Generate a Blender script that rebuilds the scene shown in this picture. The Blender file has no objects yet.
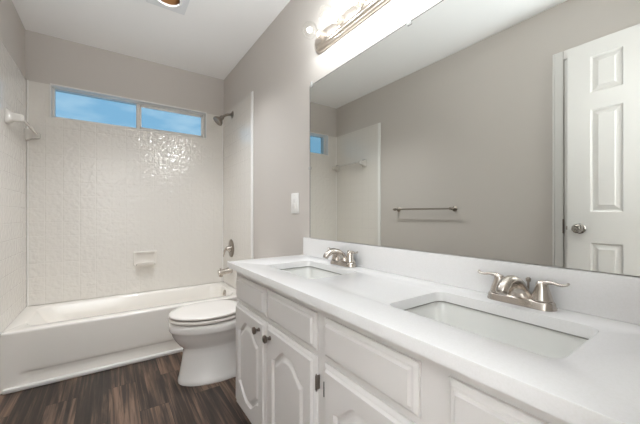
import bpy, bmesh, math, random
from mathutils import Vector, Matrix
random.seed(7)
PI = math.pi
scene = bpy.context.scene
col = scene.collection

# ------------------------------------------------------------------ camera
cam_d = bpy.data.cameras.new('camera')
cam_d.sensor_width = 36.0
cam_d.sensor_fit = 'HORIZONTAL'
cam_d.lens = 300.05 / 640 * 36.0
cam_d.shift_y = (214.167 - 212) / 640
cam_d.clip_start = 0.01
cam = bpy.data.objects.new('camera', cam_d)
cam.location = (-0.9782, -3.1969, 1.0706)
cam.rotation_euler = (PI / 2, 0, -0.6073)
col.objects.link(cam)
scene.camera = cam

# ------------------------------------------------------------------ colour management
vs = scene.view_settings
vs.view_transform = 'Standard'
vs.look = 'None'
vs.gamma = 1.0
vs.use_curve_mapping = False
vs.exposure = 0.63
scene.cycles.use_denoising = True
scene.cycles.max_bounces = 16
scene.cycles.diffuse_bounces = 8
scene.cycles.glossy_bounces = 8
scene.cycles.transparent_max_bounces = 16
scene.cycles.caustics_reflective = False
scene.cycles.caustics_refractive = False
scene.cycles.sample_clamp_indirect = 6.0

# ------------------------------------------------------------------ world: blue sky with thin cloud
SKY_STRENGTH = 0.84
world = bpy.data.worlds.new('sky')
scene.world = world
world.use_nodes = True
wt = world.node_tree
wt.nodes.clear()
w_out = wt.nodes.new('ShaderNodeOutputWorld')
w_bg = wt.nodes.new('ShaderNodeBackground')
w_tc = wt.nodes.new('ShaderNodeTexCoord')
w_map = wt.nodes.new('ShaderNodeMapping')
w_map.inputs['Scale'].default_value = (3.0, 3.0, 9.0)
w_noise = wt.nodes.new('ShaderNodeTexNoise')
w_noise.inputs['Scale'].default_value = 2.2
w_noise.inputs['Detail'].default_value = 6
w_ramp = wt.nodes.new('ShaderNodeValToRGB')
w_ramp.color_ramp.elements[0].position = 0.5
w_ramp.color_ramp.elements[0].color = (0.18, 0.375, 0.56, 1)
w_ramp.color_ramp.elements[1].position = 0.78
w_ramp.color_ramp.elements[1].color = (0.36, 0.53, 0.66, 1)
wt.links.new(w_tc.outputs['Generated'], w_map.inputs['Vector'])
wt.links.new(w_map.outputs['Vector'], w_noise.inputs['Vector'])
wt.links.new(w_noise.outputs['Fac'], w_ramp.inputs['Fac'])
wt.links.new(w_ramp.outputs['Color'], w_bg.inputs['Color'])
w_bg.inputs['Strength'].default_value = SKY_STRENGTH
wt.links.new(w_bg.outputs['Background'], w_out.inputs['Surface'])

# ------------------------------------------------------------------ strengths: lamps of the bathroom, then added fill lights
BULB_W = 1.5          # each globe bulb of the vanity light bar
CAN_W = 54.0          # recessed ceiling lamp
FILL_WASH_W = 38.0         # added fill light washing the far wall of the hall
FILL_UP_W = 90.0         # added upward fill light in the hall outside the open door
fill_up_l = bpy.data.lights.new('fill_uplight', 'AREA')      # added unseen fill: lights the bathroom ceiling through the doorway
fill_up_l.shape = 'DISK'
fill_up_l.size = 0.9
fill_up_l.energy = FILL_UP_W
fill_up_l.spread = math.radians(142)
fill_up_l.color = (0.87, 0.945, 1.0)
fill_up_o = bpy.data.objects.new('fill_uplight', fill_up_l)
fill_up_o.location = (-1.15, -4.45, 0.50)
fill_up_o.rotation_euler = (PI, 0, 0)
col.objects.link(fill_up_o)

fill_wash_l = bpy.data.lights.new('fill_wall_wash', 'AREA')      # added unseen fill, bounced off the far wall of the hall
fill_wash_l.shape = 'RECTANGLE'
fill_wash_l.size = 0.7
fill_wash_l.size_y = 1.5
fill_wash_l.energy = FILL_WASH_W
fill_wash_l.color = (0.89, 0.95, 1.0)
fill_wash_o = bpy.data.objects.new('fill_wall_wash', fill_wash_l)
fill_wash_o.location = (-2.05, -3.42, 1.35)
fill_wash_o.rotation_euler = (-PI / 2, 0, 0)
col.objects.link(fill_wash_o)

# ------------------------------------------------------------------ dimensions
W = 1.524                 # room width (tub length)
H = 2.494                 # ceiling
YF = -3.19                # room face of the front wall
SUR = 0.813               # depth of the tub surround
SUR_T = 2.103             # top of the surround
TUB_Y = -0.650            # front of the tub apron
TUB_H = 0.357
CT = 0.825                # counter top
CX = -0.484               # counter front edge
CY0 = -1.640              # counter left end
WX0, WX1, WZ0, WZ1 = -1.378, -0.182, 1.845, 2.108   # window opening

# ------------------------------------------------------------------ materials
def srgb(r, g, b):
    f = lambda c: (c / 255 / 12.92) if c / 255 <= 0.04045 else ((c / 255 + 0.055) / 1.055) ** 2.4
    return (f(r), f(g), f(b), 1)

def mat(name, color, rough=0.5, metal=0.0, coat=0.0, spec=0.5):
    m = bpy.data.materials.new(name)
    m.use_nodes = True
    b = m.node_tree.nodes['Principled BSDF']
    b.inputs['Base Color'].default_value = color
    b.inputs['Roughness'].default_value = rough
    b.inputs['Metallic'].default_value = metal
    b.inputs['Coat Weight'].default_value = coat
    b.inputs['Coat Roughness'].default_value = 0.05
    b.inputs['Specular IOR Level'].default_value = spec
    return m

def nodes_of(m):
    nt = m.node_tree
    return nt, nt.nodes, nt.links, nt.nodes['Principled BSDF']

def add_noise_bump(m, scale, strength, dist=0.002, detail=3):
    nt, N, L, b = nodes_of(m)
    tc = N.new('ShaderNodeTexCoord')
    n = N.new('ShaderNodeTexNoise')
    n.inputs['Scale'].default_value = scale
    n.inputs['Detail'].default_value = detail
    bp = N.new('ShaderNodeBump')
    bp.inputs['Strength'].default_value = strength
    bp.inputs['Distance'].default_value = dist
    L.new(tc.outputs['Object'], n.inputs['Vector'])
    L.new(n.outputs['Fac'], bp.inputs['Height'])
    L.new(bp.outputs['Normal'], b.inputs['Normal'])
    return m

M = {}
M['wall'] = add_noise_bump(mat('greige_wall_paint', srgb(200, 194, 188), 0.55, spec=0.3), 90, 0.12, 0.0015)
M['ceiling'] = add_noise_bump(mat('white_ceiling_paint', srgb(246, 245, 244), 0.8, spec=0.2), 60, 0.2, 0.002)
M['hall'] = mat('hall_paint', srgb(232, 229, 225), 0.7)
M['hall_end'] = mat('hall_end_paint', srgb(225, 222, 218), 0.8)
M['trim'] = mat('white_trim_paint', srgb(228, 226, 223), 0.35)
M['door'] = mat('white_door_paint', srgb(222, 220, 217), 0.38)
M['cabinet'] = add_noise_bump(mat('white_cabinet_paint', srgb(222, 219, 217), 0.34), 45, 0.06, 0.001)
M['counter'] = None
M['porcelain'] = mat('white_porcelain', srgb(240, 238, 236), 0.10, coat=0.6)
M['sink'] = mat('white_sink_ceramic', srgb(234, 234, 231), 0.10, coat=0.5)
M['tub'] = mat('white_tub_enamel', srgb(240, 236, 230), 0.13, coat=0.5)
M['seat'] = mat('white_seat_plastic', srgb(233, 228, 223), 0.22)
M['plastic'] = mat('white_plastic', srgb(238, 237, 234), 0.3)
M['nickel'] = mat('brushed_nickel', (0.60, 0.55, 0.50, 1), 0.24, 1.0)
M['nickel_dark'] = mat('dark_nickel', (0.33, 0.29, 0.25, 1), 0.3, 1.0)
M['bronze'] = mat('aged_pewter', (0.25, 0.215, 0.19, 1), 0.28, 1.0)
M['chrome'] = mat('polished_nickel', (0.70, 0.63, 0.56, 1), 0.30, 1.0)
M['plate'] = mat('cool_white_plastic', srgb(228, 229, 230), 0.4)
M['dark'] = mat('dark_slot', (0.02, 0.02, 0.02, 1), 0.6)
M['tile_plain'] = mat('tile_coloured_ceramic', srgb(226, 221, 214), 0.12)
M['knob'] = mat('dark_polished_nickel', (0.42, 0.40, 0.38, 1), 0.08, 1.0)
M['seam_shade'] = mat('grey_seam_shade', srgb(150, 148, 144), 0.6)
M['rubber'] = mat('grey_rubber', (0.10, 0.10, 0.10, 1), 0.6)
M['alu'] = mat('white_aluminium', srgb(232, 228, 222), 0.4, 0.0)
M['copper'] = mat('copper_reflector', (0.42, 0.27, 0.17, 1), 0.35, 1.0)
M['mirror'] = mat('mirror_glass', (0.79, 0.80, 0.77, 1), 0.0, 1.0)
M['mirror_edge'] = mat('mirror_edge', (0.05, 0.06, 0.055, 1), 0.3, 0.0)

def quartz():
    m = mat('white_quartz', srgb(232, 231, 230), 0.22, coat=0.15)
    nt, N, L, b = nodes_of(m)
    tc = N.new('ShaderNodeTexCoord')
    n = N.new('ShaderNodeTexNoise')
    n.inputs['Scale'].default_value = 260
    n.inputs['Detail'].default_value = 2
    r = N.new('ShaderNodeValToRGB')
    r.color_ramp.elements[0].position = 0.3
    r.color_ramp.elements[0].color = srgb(230, 229, 228)
    r.color_ramp.elements[1].position = 0.6
    r.color_ramp.elements[1].color = srgb(233, 232, 232)
    L.new(tc.outputs['Object'], n.inputs['Vector'])
    L.new(n.outputs['Fac'], r.inputs['Fac'])
    L.new(r.outputs['Color'], b.inputs['Base Color'])
    return m
M['counter'] = quartz()

def tile(name, side, wave):
    """glossy white wall panel moulded as square tiles with a wavy glaze"""
    m = mat(name, srgb(226, 222, 216), 0.085, coat=0.4, spec=0.5)
    nt, N, L, b = nodes_of(m)
    tc = N.new('ShaderNodeTexCoord')
    sep = N.new('ShaderNodeSeparateXYZ')
    com = N.new('ShaderNodeCombineXYZ')
    L.new(tc.outputs['Object'], sep.inputs['Vector'])
    L.new(sep.outputs['Y' if side else 'X'], com.inputs['X'])
    L.new(sep.outputs['Z'], com.inputs['Y'])
    br = N.new('ShaderNodeTexBrick')
    br.offset = 0.0
    br.inputs['Color1'].default_value = (1, 1, 1, 1)
    br.inputs['Color2'].default_value = (1, 1, 1, 1)
    br.inputs['Mortar'].default_value = (0, 0, 0, 1)
    br.inputs['Scale'].default_value = 1.0
    br.inputs['Mortar Size'].default_value = 0.0034
    br.inputs['Mortar Smooth'].default_value = 0.6
    br.inputs['Brick Width'].default_value = 0.108
    br.inputs['Row Height'].default_value = 0.108
    L.new(com.outputs['Vector'], br.inputs['Vector'])
    n = N.new('ShaderNodeTexNoise')
    n.inputs['Scale'].default_value = 30
    n.inputs['Detail'].default_value = 1.5
    L.new(com.outputs['Vector'], n.inputs['Vector'])
    b1 = N.new('ShaderNodeBump')
    b1.inputs['Strength'].default_value = 0.35
    b1.inputs['Distance'].default_value = wave
    L.new(n.outputs['Fac'], b1.inputs['Height'])
    b2 = N.new('ShaderNodeBump')
    b2.inputs['Strength'].default_value = 0.42
    b2.inputs['Distance'].default_value = 0.003
    L.new(br.outputs['Color'], b2.inputs['Height'])
    L.new(b1.outputs['Normal'], b2.inputs['Normal'])
    L.new(b2.outputs['Normal'], b.inputs['Normal'])
    L.new(b2.outputs['Normal'], b.inputs['Coat Normal'])
    return m
M['tile_back'] = tile('white_tile_back', False, 0.0125)
M['tile_side'] = tile('white_tile_side', True, 0.004)

def planks():
    m = mat('dark_wood_planks', (0.1, 0.07, 0.05, 1), 0.42)
    nt, N, L, b = nodes_of(m)
    tc = N.new('ShaderNodeTexCoord')
    sep = N.new('ShaderNodeSeparateXYZ')
    com = N.new('ShaderNodeCombineXYZ')
    L.new(tc.outputs['Object'], sep.inputs['Vector'])
    L.new(sep.outputs['Y'], com.inputs['X'])
    L.new(sep.outputs['X'], com.inputs['Y'])
    br = N.new('ShaderNodeTexBrick')
    br.offset = 0.37
    br.offset_frequency = 2
    br.inputs['Color1'].default_value = (0, 0, 0, 1)
    br.inputs['Color2'].default_value = (1, 1, 1, 1)
    br.inputs['Mortar'].default_value = (0, 0, 0, 1)
    br.inputs['Scale'].default_value = 1.0
    br.inputs['Mortar Size'].default_value = 0.0012
    br.inputs['Mortar Smooth'].default_value = 0.1
    br.inputs['Bias'].default_value = 0.0
    br.inputs['Brick Width'].default_value = 0.95
    br.inputs['Row Height'].default_value = 0.142
    L.new(com.outputs['Vector'], br.inputs['Vector'])
    # per-plank offset of the grain
    off = N.new('ShaderNodeVectorMath')
    off.operation = 'MULTIPLY_ADD'
    off.inputs[1].default_value = (7.3, 3.1, 5.7)
    L.new(br.outputs['Color'], off.inputs[0])
    L.new(com.outputs['Vector'], off.inputs[2])
    mp = N.new('ShaderNodeMapping')
    mp.inputs['Scale'].default_value = (1.6, 46, 1)
    L.new(off.outputs['Vector'], mp.inputs['Vector'])
    g1 = N.new('ShaderNodeTexNoise')
    g1.inputs['Scale'].default_value = 1.0
    g1.inputs['Detail'].default_value = 6
    g1.inputs['Roughness'].default_value = 0.62
    g1.inputs['Distortion'].default_value = 0.6
    L.new(mp.outputs['Vector'], g1.inputs['Vector'])
    mp2 = N.new('ShaderNodeMapping')
    mp2.inputs['Scale'].default_value = (1.8, 11, 1)
    L.new(off.outputs['Vector'], mp2.inputs['Vector'])
    g2 = N.new('ShaderNodeTexNoise')
    g2.inputs['Scale'].default_value = 1.0
    g2.inputs['Detail'].default_value = 4
    L.new(mp2.outputs['Vector'], g2.inputs['Vector'])
    # tone = plank shade + grain
    sepc = N.new('ShaderNodeSeparateColor')
    L.new(br.outputs['Color'], sepc.inputs['Color'])
    a1 = N.new('ShaderNodeMath'); a1.operation = 'MULTIPLY'; a1.inputs[1].default_value = 0.22
    L.new(sepc.outputs['Red'], a1.inputs[0])
    a2 = N.new('ShaderNodeMath'); a2.operation = 'MULTIPLY_ADD'; a2.inputs[1].default_value = 0.95
    L.new(g1.outputs['Fac'], a2.inputs[0]); L.new(a1.outputs[0], a2.inputs[2])
    a3 = N.new('ShaderNodeMath'); a3.operation = 'MULTIPLY_ADD'; a3.inputs[1].default_value = 0.46
    L.new(g2.outputs['Fac'], a3.inputs[0]); L.new(a2.outputs[0], a3.inputs[2])
    ramp = N.new('ShaderNodeValToRGB')
    cr = ramp.color_ramp
    cr.elements[0].position = 0.50; cr.elements[0].color = srgb(25, 20, 17)
    cr.elements[1].position = 0.96; cr.elements[1].color = srgb(129, 104, 87)
    e = cr.elements.new(0.66); e.color = srgb(42, 33, 28)
    e = cr.elements.new(0.76); e.color = srgb(58, 46, 39)
    e = cr.elements.new(0.86); e.color = srgb(95, 75, 63)
    L.new(a3.outputs[0], ramp.inputs['Fac'])
    mx = N.new('ShaderNodeMix'); mx.data_type = 'RGBA'
    mx.inputs['B'].default_value = srgb(24, 18, 16)
    L.new(br.outputs['Fac'], mx.inputs['Factor'])
    L.new(ramp.outputs['Color'], mx.inputs['A'])
    L.new(mx.outputs['Result'], b.inputs['Base Color'])
    bp = N.new('ShaderNodeBump')
    bp.inputs['Strength'].default_value = 0.25
    bp.inputs['Distance'].default_value = 0.002
    L.new(g1.outputs['Fac'], bp.inputs['Height'])
    L.new(bp.outputs['Normal'], b.inputs['Normal'])
    return m
M['floor'] = planks()

def clear(name, tint=(1, 1, 1, 1), gloss=0.12, rough=0.02, amount=1.0):
    m = bpy.data.materials.new(name)
    m.use_nodes = True
    nt = m.node_tree
    nt.nodes.clear()
    o = nt.nodes.new('ShaderNodeOutputMaterial')
    mx = nt.nodes.new('ShaderNodeMixShader')
    tr = nt.nodes.new('ShaderNodeBsdfTransparent')
    tr.inputs['Color'].default_value = tint
    gl = nt.nodes.new('ShaderNodeBsdfGlossy')
    gl.inputs['Roughness'].default_value = rough
    lw = nt.nodes.new('ShaderNodeLayerWeight')
    lw.inputs['Blend'].default_value = gloss
    mu = nt.nodes.new('ShaderNodeMath'); mu.operation = 'MULTIPLY'; mu.inputs[1].default_value = amount
    nt.links.new(lw.outputs['Fresnel'], mu.inputs[0])
    nt.links.new(mu.outputs[0], mx.inputs[0])
    nt.links.new(tr.outputs[0], mx.inputs[1])
    nt.links.new(gl.outputs[0], mx.inputs[2])
    nt.links.new(mx.outputs[0], o.inputs['Surface'])
    return m
M['pane'] = clear('window_glass', (0.97, 0.98, 0.98, 1), 0.08)
M['bulb'] = clear('clear_bulb_glass', (0.98, 0.98, 0.97, 1), 0.2, amount=0.3)
M['clip'] = mat('clear_plastic_clip', srgb(226, 226, 224), 0.25)
M['clip'].node_tree.nodes['Principled BSDF'].inputs['Alpha'].default_value = 0.6

def acrylic():
    m = mat('clear_acrylic', srgb(228, 224, 218), 0.12, coat=0.4)
    b = m.node_tree.nodes['Principled BSDF']
    b.inputs['Transmission Weight'].default_value = 0.15
    b.inputs['IOR'].default_value = 1.3
    return m
M['acrylic'] = acrylic()

def emit(name, color, strength):
    m = bpy.data.materials.new(name)
    m.use_nodes = True
    nt = m.node_tree
    nt.nodes.clear()
    o = nt.nodes.new('ShaderNodeOutputMaterial')
    e = nt.nodes.new('ShaderNodeEmission')
    e.inputs['Color'].default_value = color
    e.inputs['Strength'].default_value = strength
    nt.links.new(e.outputs[0], o.inputs['Surface'])
    return m
M['filament'] = emit('glowing_filament', (1.0, 0.96, 0.92, 1), 45.0)
M['lamp_face'] = emit('warm_lamp_face', (1.0, 0.78, 0.52, 1), 0.5)

# ------------------------------------------------------------------ helpers
WL = {}     # world location of every empty / object used as a parent

def link(name, bm, m, parent=None, smooth=True, angle=35, world=True):
    """one mesh object from a bmesh; verts given in world space are moved into the parent's space"""
    bmesh.ops.recalc_face_normals(bm, faces=bm.faces)
    if parent is not None and world:
        bmesh.ops.translate(bm, verts=bm.verts, vec=-WL[parent.name])
    me = bpy.data.meshes.new(name)
    bm.to_mesh(me)
    bm.free()
    mats = m if isinstance(m, (list, tuple)) else [m]
    for q in mats:
        me.materials.append(q)
    if smooth:
        for p in me.polygons:
            p.use_smooth = True
        me.set_sharp_from_angle(angle=math.radians(angle))
    o = bpy.data.objects.new(name, me)
    col.objects.link(o)
    if parent is not None:
        o.parent = parent
        WL[o.name] = WL[parent.name].copy()
    else:
        WL[o.name] = Vector((0, 0, 0))
    return o

def tag(o, label=None, cat=None, group=None, kind=None):
    if label: o['label'] = label
    if cat: o['category'] = cat
    if group: o['group'] = group
    if kind: o['kind'] = kind
    return o

def thing(name, loc, label, cat, group=None, kind=None):
    o = bpy.data.objects.new(name, None)
    o.empty_display_size = 0.05
    o.location = loc
    col.objects.link(o)
    WL[o.name] = Vector(loc)
    return tag(o, label, cat, group, kind)

def structure(o, label, cat):
    return tag(o, label, cat, None, 'structure')

def copy_tree(o, parent=None, loc=None):
    c = o.copy()
    col.objects.link(c)
    if parent is not None:
        c.parent = parent
    if loc is not None:
        c.location = loc
        WL[c.name] = Vector(loc)
    for ch in list(o.children):
        copy_tree(ch, c)
    return c

def new():
    return bmesh.new()

def box(bm, x0, x1, y0, y1, z0, z1, bevel=0.0, seg=2):
    x0, x1 = min(x0, x1), max(x0, x1)
    y0, y1 = min(y0, y1), max(y0, y1)
    z0, z1 = min(z0, z1), max(z0, z1)
    t = bmesh.new()
    bmesh.ops.create_cube(t, size=1.0)
    for v in t.verts:
        v.co = Vector(((x0 + x1) / 2 + v.co.x * (x1 - x0), (y0 + y1) / 2 + v.co.y * (y1 - y0), (z0 + z1) / 2 + v.co.z * (z1 - z0)))
    if bevel > 0:
        bmesh.ops.bevel(t, geom=t.edges[:], offset=bevel, segments=seg, affect='EDGES', profile=0.5)
    merge(bm, t)
    return bm

def merge(bm, t, mtx=None):
    me = bpy.data.meshes.new('tmp')
    if mtx is not None:
        bmesh.ops.transform(t, matrix=mtx, verts=t.verts)
    t.to_mesh(me)
    t.free()
    bm.from_mesh(me)
    bpy.data.meshes.remove(me)

def loft(bm, rings, cap0=True, cap1=True, closed=True):
    vr = [[bm.verts.new(p) for p in r] for r in rings]
    n = len(vr[0])
    for a, b in zip(vr[:-1], vr[1:]):
        for i in range(n if closed else n - 1):
            j = (i + 1) % n
            bm.faces.new((a[i], a[j], b[j], b[i]))
    if cap0: bm.faces.new(list(reversed(vr[0])))
    if cap1: bm.faces.new(vr[-1])
    return vr

def frame(d):
    d = Vector(d).normalized()
    up = Vector((0, 0, 1)) if abs(d.z) < 0.95 else Vector((1, 0, 0))
    a = d.cross(up).normalized()
    b = a.cross(d).normalized()
    return a, b

def lathe(bm, origin, axis, prof, seg=32, cap=True):
    """prof: (distance along axis, radius)"""
    o = Vector(origin)
    d = Vector(axis).normalized()
    a, b = frame(d)
    rings = []
    for t, r in prof:
        r = max(r, 1e-4)
        rings.append([o + d * t + (a * math.cos(2 * PI * k / seg) + b * math.sin(2 * PI * k / seg)) * r for k in range(seg)])
    loft(bm, rings, cap, cap)
    return bm

def spline(pts, n):
    """Catmull-Rom through points (any dimension, as tuples)"""
    out = []
    P = [pts[0]] + list(pts) + [pts[-1]]
    for i in range(1, len(P) - 2):
        for k in range(n):
            t = k / n
            q = []
            for c in range(len(pts[0])):
                p0, p1, p2, p3 = P[i - 1][c], P[i][c], P[i + 1][c], P[i + 2][c]
                q.append(0.5 * ((2 * p1) + (-p0 + p2) * t + (2 * p0 - 5 * p1 + 4 * p2 - p3) * t * t + (-p0 + 3 * p1 - 3 * p2 + p3) * t ** 3))
            out.append(tuple(q))
    out.append(tuple(pts[-1]))
    return out

def tube(bm, pts, seg=20, side=None, n=6, cap=True):
    """pts: (x, y, z, ra, rb): elliptical section, ra along 'side', rb across it"""
    pts = [tuple(p) + (p[3],) if len(p) == 4 else tuple(p) for p in pts]
    S = spline(pts, n) if n > 1 else pts
    C = [Vector(p[:3]) for p in S]
    rings = []
    prev = None
    for i, p in enumerate(S):
        d = (C[min(i + 1, len(C) - 1)] - C[max(i - 1, 0)]).normalized()
        if side is not None:
            a = Vector(side)
            a = (a - d * a.dot(d)).normalized()
        elif prev is None:
            a, _ = frame(d)
        else:
            a = (prev - d * prev.dot(d)).normalized()
        prev = a
        b = d.cross(a)
        rings.append([C[i] + a * math.cos(2 * PI * k / seg) * p[3] + b * math.sin(2 * PI * k / seg) * p[4] for k in range(seg)])
    loft(bm, rings, cap, cap)
    return bm

def rrect(x0, x1, y0, y1, r, z, n=6):
    x0, x1 = min(x0, x1), max(x0, x1)
    y0, y1 = min(y0, y1), max(y0, y1)
    out = []
    for cx, cy, a0 in ((x1 - r, y1 - r, 0), (x0 + r, y1 - r, PI / 2), (x0 + r, y0 + r, PI), (x1 - r, y0 + r, 1.5 * PI)):
        for k in range(n + 1):
            a = a0 + PI / 2 * k / n
            out.append(Vector((cx + r * math.cos(a), cy + r * math.sin(a), z)))
    return out

def slab_with_holes(outer, holes, z0, z1):
    """horizontal slab; outer and holes are lists of (x, y)"""
    bm = bmesh.new()
    loops = []
    for lp in [outer] + holes:
        vsx = [bm.verts.new((p[0], p[1], z1)) for p in lp]
        es = [bm.edges.new((vsx[i], vsx[(i + 1) % len(vsx)])) for i in range(len(vsx))]
        loops.append((vsx, es))
    bmesh.ops.triangle_fill(bm, use_beauty=True, use_dissolve=False, edges=[e for _, es in loops for e in es])
    top = bm.faces[:]
    ret = bmesh.ops.extrude_face_region(bm, geom=top)
    nv = [g for g in ret['geom'] if isinstance(g, bmesh.types.BMVert)]
    bmesh.ops.translate(bm, verts=nv, vec=(0, 0, z0 - z1))
    return bm

def wall_with_hole(axis, pos0, pos1, a0, a1, z0, z1, h):
    """wall box in which one rectangular opening h=(ha0,ha1,hz0,hz1) is left; axis 'y': the wall runs along x"""
    bm = bmesh.new()
    A = sorted({a0, h[0], h[1], a1})
    Z = sorted({z0, max(h[2], z0), h[3], z1})
    def P(a, z, p): return (a, p, z) if axis == 'y' else (p, a, z)
    cells = {}
    for i in range(len(A) - 1):
        for j in range(len(Z) - 1):
            cells[i, j] = not (A[i] >= h[0] - 1e-6 and A[i + 1] <= h[1] + 1e-6 and Z[j] >= h[2] - 1e-6 and Z[j + 1] <= h[3] + 1e-6)
    def quad(*p): bm.faces.new([bm.verts.new(q) for q in p])
    for (i, j), s in cells.items():
        if not s: continue
        a, b, c, d = A[i], A[i + 1], Z[j], Z[j + 1]
        for p in (pos0, pos1):
            quad(P(a, c, p), P(b, c, p), P(b, d, p), P(a, d, p))
        for di, dj, e in ((-1, 0, ((a, c), (a, d))), (1, 0, ((b, c), (b, d))), (0, -1, ((a, c), (b, c))), (0, 1, ((a, d), (b, d)))):
            if not cells.get((i + di, j + dj), False):
                (p1, q1), (p2, q2) = e
                quad(P(p1, q1, pos0), P(p2, q2, pos0), P(p2, q2, pos1), P(p1, q1, pos1))
    bmesh.ops.remove_doubles(bm, verts=bm.verts, dist=1e-5)
    return bm

def relief(u0, u1, v0, v1, nu, nv, thick, hfun):
    """board with a carved front: local x=front direction (-x), y=u, z=v; hfun gives the depth offset (<=0 carved in)"""
    bm = bmesh.new()
    def U(i): return u0 + (u1 - u0) * i / nu
    def V(j): return v0 + (v1 - v0) * j / nv
    g = [[bm.verts.new((-(thick + hfun(U(i), V(j))), U(i), V(j))) for j in range(nv + 1)] for i in range(nu + 1)]
    for i in range(nu):
        for j in range(nv):
            bm.faces.new((g[i][j], g[i + 1][j], g[i + 1][j + 1], g[i][j + 1]))
    rim = [g[i][0] for i in range(nu)] + [g[nu][j] for j in range(nv)] + [g[i][nv] for i in range(nu, 0, -1)] + [g[0][j] for j in range(nv, 0, -1)]
    back = [bm.verts.new((0, v.co.y, v.co.z)) for v in rim]
    n = len(rim)
    for i in range(n):
        j = (i + 1) % n
        bm.faces.new((rim[i], rim[j], back[j], back[i]))
    bm.faces.new(back)
    return bm

# ================================================================== THE SETTING
T = 0.11
YH = -6.6     # far side of the hall outside the door
bm = new(); box(bm, -2.6, T, YH, 0.16, -0.08, 0.0)
structure(link('floor', bm, M['floor'], smooth=False), 'dark brown wood plank floor in front of the tub', 'floor')

# ceiling with the round opening of the recessed lamp
LX, LY, LR = -0.672, -1.022, 0.083
hole = [(LX + LR * math.cos(2 * PI * k / 40), LY + LR * math.sin(2 * PI * k / 40)) for k in range(40)]
bm = slab_with_holes([(-2.6, YH), (T, YH), (T, 0.16), (-2.6, 0.16)], [hole], H, H + 0.06)
structure(link('ceiling', bm, M['ceiling'], smooth=False), 'plain white painted ceiling over the whole bathroom', 'ceiling')

bm = new(); box(bm, 0, T, YF - T, 0.16, 0, H)
structure(link('wall_right', bm, M['wall'], smooth=False), 'greige painted wall behind the mirror and the vanity', 'wall')
bm = wall_with_hole('y', 0, 0.16, -W, 0, 0, H, (WX0, WX1, WZ0, WZ1))
structure(link('wall_back', bm, M['wall'], smooth=False), 'greige end wall over the tub with a wide high window', 'wall')
CL0, CL1, CLZ = -3.115, -2.478, 2.10        # linen closet opening in the left wall
bm = new(); box(bm, -W - T, -W, YF - T, 0.16, 0, H)
structure(link('wall_left', bm, M['wall'], smooth=False), 'greige side wall seen in the mirror with towel bar and closet', 'wall')
DX0, DX1, DZ = -1.400, -0.700, 2.125        # doorway in the front wall
bm = wall_with_hole('y', YF - T, YF, -W, 0, 0, H, (DX0, DX1, -0.01, DZ))
structure(link('wall_front', bm, M['wall'], smooth=False), 'wall with the open doorway the view is taken from', 'wall')
# the hall beyond the doorway
bm = new(); box(bm, -2.6, T, YH - 0.1, YH, 0, H)
structure(link('wall_hall_end', bm, M['hall_end'], smooth=False), 'pale wall across the hall outside the doorway', 'wall')
bm = new(); box(bm, -2.7, -2.6, YH, YF - T, 0, H)
structure(link('wall_hall_left', bm, M['hall'], smooth=False), 'pale left wall of the hall outside the doorway', 'wall')
bm = new(); box(bm, 0.0, T, YH, YF - T - 0.001, 0, H)
structure(link('wall_hall_right', bm, M['hall'], smooth=False), 'pale right wall of the hall outside the doorway', 'wall')
bm = new(); box(bm, -2.6, -W - T, YF - T - 0.001, YF, 0, H)
structure(link('wall_hall_near', bm, M['hall'], smooth=False), 'pale near wall of the hall left of the doorway', 'wall')

# baseboards (short runs beside the toilet and on the left wall)
bm = new(); box(bm, -0.013, 0, -1.655, -SUR - 0.003, 0, 0.09, 0.003)
structure(link('baseboard_right', bm, M['trim'], smooth=False), 'white baseboard on the wall behind the toilet', 'baseboard')
bm = new(); box(bm, -W, -W + 0.013, CL1 + 0.075, -SUR - 0.003, 0, 0.09, 0.003)
structure(link('baseboard_left', bm, M['trim'], smooth=False), 'white baseboard on the side wall below the towel bar', 'baseboard')

# ------------------------------------------------------------------ window
wn = thing('window_1', ((WX0 + WX1) / 2, 0.1, WZ0), 'wide low sliding window high in the wall over the tub', 'window', kind='structure')
R0, R1 = 0.045, 0.105        # frame depth in the wall
bm = new()
fx0, fx1 = WX0 + 0.001, WX1 - 0.001
box(bm, fx0, fx1, R0, R1, WZ1 - 0.011, WZ1 - 0.001, 0.002)
box(bm, fx0, fx1, R0, R1, WZ0 + 0.001, WZ0 + 0.022, 0.002)
box(bm, fx0, fx0 + 0.018, R0, R1, WZ0 + 0.001, WZ1 - 0.001, 0.002)
box(bm, fx1 - 0.018, fx1, R0, R1, WZ0 + 0.001, WZ1 - 0.001, 0.002)
link('frame', bm, M['alu'], wn)
MX = -0.775
bm = new(); box(bm, MX - 0.014, MX + 0.012, R0 - 0.001, R1 - 0.002, WZ0 + 0.02, WZ1 - 0.017, 0.002)
link('mullion', bm, M['alu'], wn)
bm = new()
sx0, sx1 = MX + 0.004, fx1 - 0.017
for b_ in ((sx0, sx0 + 0.022, WZ0 + 0.02, WZ1 - 0.017), (sx1 - 0.016, sx1, WZ0 + 0.02, WZ1 - 0.017), (sx0, sx1, WZ1 - 0.036, WZ1 - 0.017), (sx0, sx1, WZ0 + 0.02, WZ0 + 0.036)):
    box(bm, b_[0], b_[1], R0 + 0.004, R0 + 0.026, b_[2], b_[3], 0.002)
sash = link('sliding_sash', bm, M['alu'], wn)
bm = new(); box(bm, sx0 + 0.02, sx1 - 0.014, R0 + 0.012, R0 + 0.017, WZ0 + 0.034, WZ1 - 0.034)
link('pane', bm, M['pane'], sash, smooth=False)
bm = new(); box(bm, fx0 + 0.016, MX - 0.012, R0 + 0.036, R0 + 0.041, WZ0 + 0.02, WZ1 - 0.016)
link('pane', bm, M['pane'], wn, smooth=False)
bm = new(); box(bm, sx0 + 0.003, sx0 + 0.018, R0 - 0.006, R0 + 0.006, WZ0 + 0.10, WZ0 + 0.15, 0.002)
link('latch', bm, M['alu'], sash)
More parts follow.
